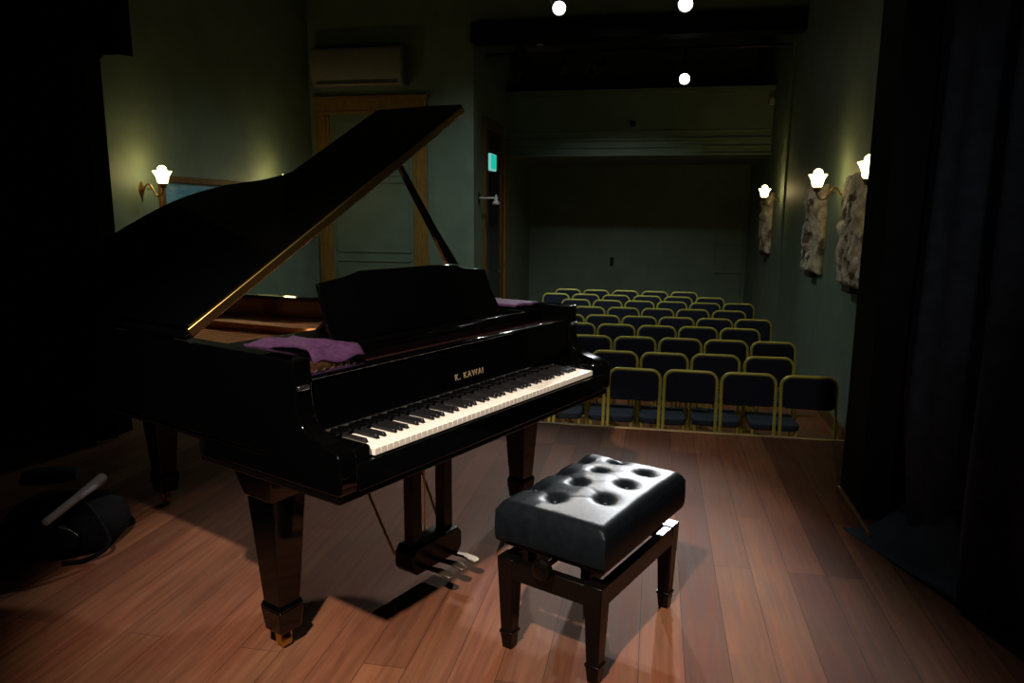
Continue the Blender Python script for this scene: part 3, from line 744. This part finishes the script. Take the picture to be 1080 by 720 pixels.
# ------------------------------------------------------------------ stage lights
def spot(name, pos, target, pipez, energy, size, col, label, blend=.7, r=.065):
    t = thing('stage_spotlight', label, 'spotlight', pos, 0, 'lit stage spotlights')
    pos = V(*pos); d = (V(*target)-pos).normalized()
    Q = d.to_track_quat('Z', 'Y').to_matrix().to_4x4()
    body = lathe(nb(), [(.03, -.36), (.06, -.34), (.075, -.30), (.075, -.08), (r+.028, -.06), (r+.03, .0), (r+.03, .035), (r+.012, .035), (r+.010, .004)], Q, 24)
    link('housing', body, BLACKM, t, sharp=30)
    link('lens', lathe(nb(), [(r+.008, .004), (r+.006, .012), (r*.6, .02), (.004, .024)], Q, 28), LENS, t)
    bm = nb(); h = pipez-pos.z
    e = Q @ V(.098, 0, -.15); f = Q @ V(-.098, 0, -.15); 
    if e.x < f.x: e, f = f, e
    mid = (e+f)/2
    tube(bm, [e, e+V(.012, 0, .17), mid+V(0, 0, .20), f+V(-.012, 0, .17), f], .009, 6)
    tube(bm, [mid+V(0, 0, .20), V(mid.x, mid.y, h)], .012, 8)
    link('yoke', bm, BLACKM, t)
    L = bpy.data.lights.new(name, 'SPOT'); L.energy = energy; L.spot_size = math.radians(size); L.spot_blend = blend; L.color = col; L.shadow_soft_size = r*.8
    lo = bpy.data.objects.new(name, L); C.objects.link(lo)
    lo.matrix_world = Matrix.Translation(pos+d*.10) @ (-d).to_track_quat('Z', 'Y').to_matrix().to_4x4()
    return t
def pipe(y, z, x0, x1, label):
    o = link('lighting_pipe', tube(nb(), [(x0, y, z), (x1, y, z)], .024, 12), BLACKM); tag(o, label, 'pipe')
COL = (1., .95, .90)
spot('spot_lamp', (-1.18, 8.72, 3.63), (-.65, 2.4, .5), 4.1, 850, 30, COL, 'lit stage spotlight at top centre, above the dark beam and left of the other two')
spot('spot_lamp', (.21, 8.3, 3.50), (-.02, 2.2, .3), 4.1, 1150, 17, (.94, .97, 1.), 'lit stage spotlight cut by the top edge of the picture')
spot('spot_lamp', (.32, 11.3, 3.26), (-.05, 2.2, .3), 3.7, 1150, 14, (.90, .96, 1.), 'lowest lit stage spotlight, in the dark recess under the beam')
pipe(8.72, 4.1, -2.2, .6, 'black ceiling pipe that carries the left spotlight')
pipe(8.3, 4.1, -.6, 1.4, 'black ceiling pipe that carries the top right spotlight')
pipe(11.4, 3.7, XLF, XRF, 'black pipe across the recess behind the beam')
def deadlamp(x, y, z, rx, rz, label):
    t = thing('unlit_spotlight', label, 'spotlight', (x, y, z), 0, 'unlit spotlights on the recess pipe')
    Q = Matrix.Rotation(rz, 4, 'Z') @ Matrix.Rotation(PI/2+rx, 4, 'X')
    link('housing', lathe(nb(), [(.03, -.22), (.07, -.20), (.075, .05), (.095, .07), (.098, .16), (.085, .16), (.08, .08)], Q, 20), BLACKM, t, sharp=30)
    bm = nb(); tube(bm, [(.1, 0, 0), (.105, 0, .14), (0, 0, .17), (-.105, 0, .14), (-.1, 0, 0)], .009, 6); tube(bm, [(0, 0, .17), (0, 0, 3.675-z)], .012, 8)
    link('yoke', bm, BLACKM, t)
deadlamp(-1.45, 11.4, 3.46, .5, .3, 'unlit black spotlight left of centre in the dark recess')
deadlamp(-.95, 11.4, 3.48, .4, -.5, 'unlit black spotlight nearest the middle of the dark recess')
deadlamp(-2.15, 11.4, 3.46, .5, .7, 'unlit black spotlight at the left end of the dark recess')
pj = thing('ceiling_projector', 'grey ceiling unit with a small pale light at left of the dark recess', 'projector', (-1.76, 10.95, 3.70))
link('casing', box(nb(), (-.20, -.14, -.05), (.34, .14, .05)), mat('grey_plastic', (.05, .05, .05), .5), pj, bevel=.01)
link('indicator', box(nb(), (-.01, -.15, .005), (.07, -.14, .03)), mat('indicator_glow', (.7, .7, .7), .4, var=.02, emit=(.9, .92, .9), estr=.7), pj, bevel=.003)
link('mount', tube(nb(), [(.06, .05, .05), (.06, .05, 1.04)], .02, 10), BLACKM, pj)

# ------------------------------------------------------------------ bag at the left edge of the stage
bag = thing('backpack', 'dark backpack slumped on the boards at the left edge', 'bag', (-2.30, 2.36, 0), .35)
bb = nb(); rings = []
for k, (z, s) in enumerate(((0.0, .82), (.015, .95), (.06, 1.03), (.12, 1.0), (.17, .88), (.215, .62), (.235, .3))):
    ring_ = []
    for i in range(28):
        a = 2*PI*i/28; e = 2/3.2
        cx = math.copysign(abs(math.cos(a))**e, math.cos(a))*.255*s; cy = math.copysign(abs(math.sin(a))**e, math.sin(a))*.185*s
        n = 1+.10*noise.noise(V(cx*7, cy*7, z*9))
        ring_.append(bb.verts.new((cx*n, cy*n, z+.02*noise.noise(V(cx*5, cy*5, 2)) if k > 1 else z)))
    rings.append(ring_)
for a, c in zip(rings, rings[1:]):
    for i in range(28): bb.faces.new((a[i], a[(i+1) % 28], c[(i+1) % 28], c[i]))
bb.faces.new(rings[0]); bb.faces.new(rings[-1])
link('body', bb, BAGM, bag, sub=1)
link('front_pocket', prism(nb(), [(math.cos(a)*.15*(1 if abs(math.cos(a)) < .8 else .98), .095+math.sin(a)*.075) for a in [2*PI*k/20 for k in range(20)]], lambda p, t: V(p[0], t, p[1]), -.215, -.15), BAGM, bag, bevel=.02, seg=3)
link('strap', tube(nb(), smooth([(.10, -.05, .22), (.19, -.13, .17), (.25, -.17, .06), (.17, -.22, .014), (.08, -.235, .012)], 6), .010, 8), BAGM, bag)
link('zip', tube(nb(), smooth([(-.15, -.218, .12), (-.10, -.219, .16), (0, -.22, .172), (.10, -.219, .16), (.15, -.218, .12)], 5), .003, 6), BLACKM, bag)
gp = nb(); lathe(gp, [(.02, -.105), (.05, -.10), (.06, -.05), (.06, .06), (.045, .10), (.015, .105)], Matrix.Translation((-2.44, 2.46, .24)) @ Matrix.Rotation(.5, 4, 'Z') @ Matrix.Rotation(PI/2, 4, 'Y') @ Matrix.Scale(.55, 4, V(1, 0, 0)), 18)
bag.scale = (.88, .9, .9)
tag(link('pouch', gp, BAGG), 'small dark green pouch on top of the dark backpack', 'pouch')
rp = nb(); A = V(-2.15, 2.12, .205); B = V(-2.19, 2.46, .250); ax = (B-A).normalized()
Qr = ax.to_track_quat('Z', 'Y').to_matrix().to_4x4(); Ln = (B-A).length
lathe(rp, [(.004, 0), (.012, 0), (.0145, .004), (.016, Ln*.5), (.022, Ln-.005), (.019, Ln), (.014, Ln-.01)], Matrix.Translation(A) @ Qr, 18)
tag(link('rolled_paper', rp, PAPER), 'white roll of paper lying across the dark backpack', 'paper')

# ------------------------------------------------------------------ lights of the place
def area(name, loc, target, sx, sy, e, col, spread=180):
    L = bpy.data.lights.new(name, 'AREA'); L.shape = 'RECTANGLE'; L.size = sx; L.size_y = sy; L.energy = e; L.color = col; L.spread = math.radians(spread)
    o = bpy.data.objects.new(name, L); C.objects.link(o); o.location = loc
    o.rotation_euler = (V(*target)-V(*loc)).to_track_quat('-Z', 'Y').to_euler()
def lamp(name, loc, target, e, size, blend, col, soft):
    L = bpy.data.lights.new(name, 'SPOT'); L.energy = e; L.spot_size = math.radians(size); L.spot_blend = blend; L.color = col; L.shadow_soft_size = soft
    o = bpy.data.objects.new(name, L); C.objects.link(o); o.location = loc
    o.rotation_euler = (V(*target)-V(*loc)).to_track_quat('-Z', 'Y').to_euler()
lamp('house_light', (-2.0, 8.2, 4.5), (-2.0, 8.2, 0), 250, 124, 1., (.84, 1., .96), .3)
lamp('house_light_rear', (-.6, 8.6, 4.5), (-.6, 12.6, -.7), 210, 66, 1., (.88, 1., .92), .12)
lamp('stage_wash', (-.59, -.08, 3.0), (-.72, 2.18, .4), 780, 45, .7, (1., .83, .70), .05)
lamp('stage_wash_hall', (.25, -.5, 3.3), (-.3, 6.3, -.5), 140, 42, 1., (1., .92, .80), .08)

w = bpy.data.worlds.new('world'); bpy.context.scene.world = w; w.use_nodes = True
w.node_tree.nodes['Background'].inputs[0].default_value = (.6, .75, 1, 1); w.node_tree.nodes['Background'].inputs[1].default_value = .0008
sc = bpy.context.scene
sc.view_settings.view_transform = 'Standard'; sc.view_settings.look = 'None'; sc.view_settings.gamma = 1; sc.view_settings.exposure = 0
sc.view_settings.use_curve_mapping = False
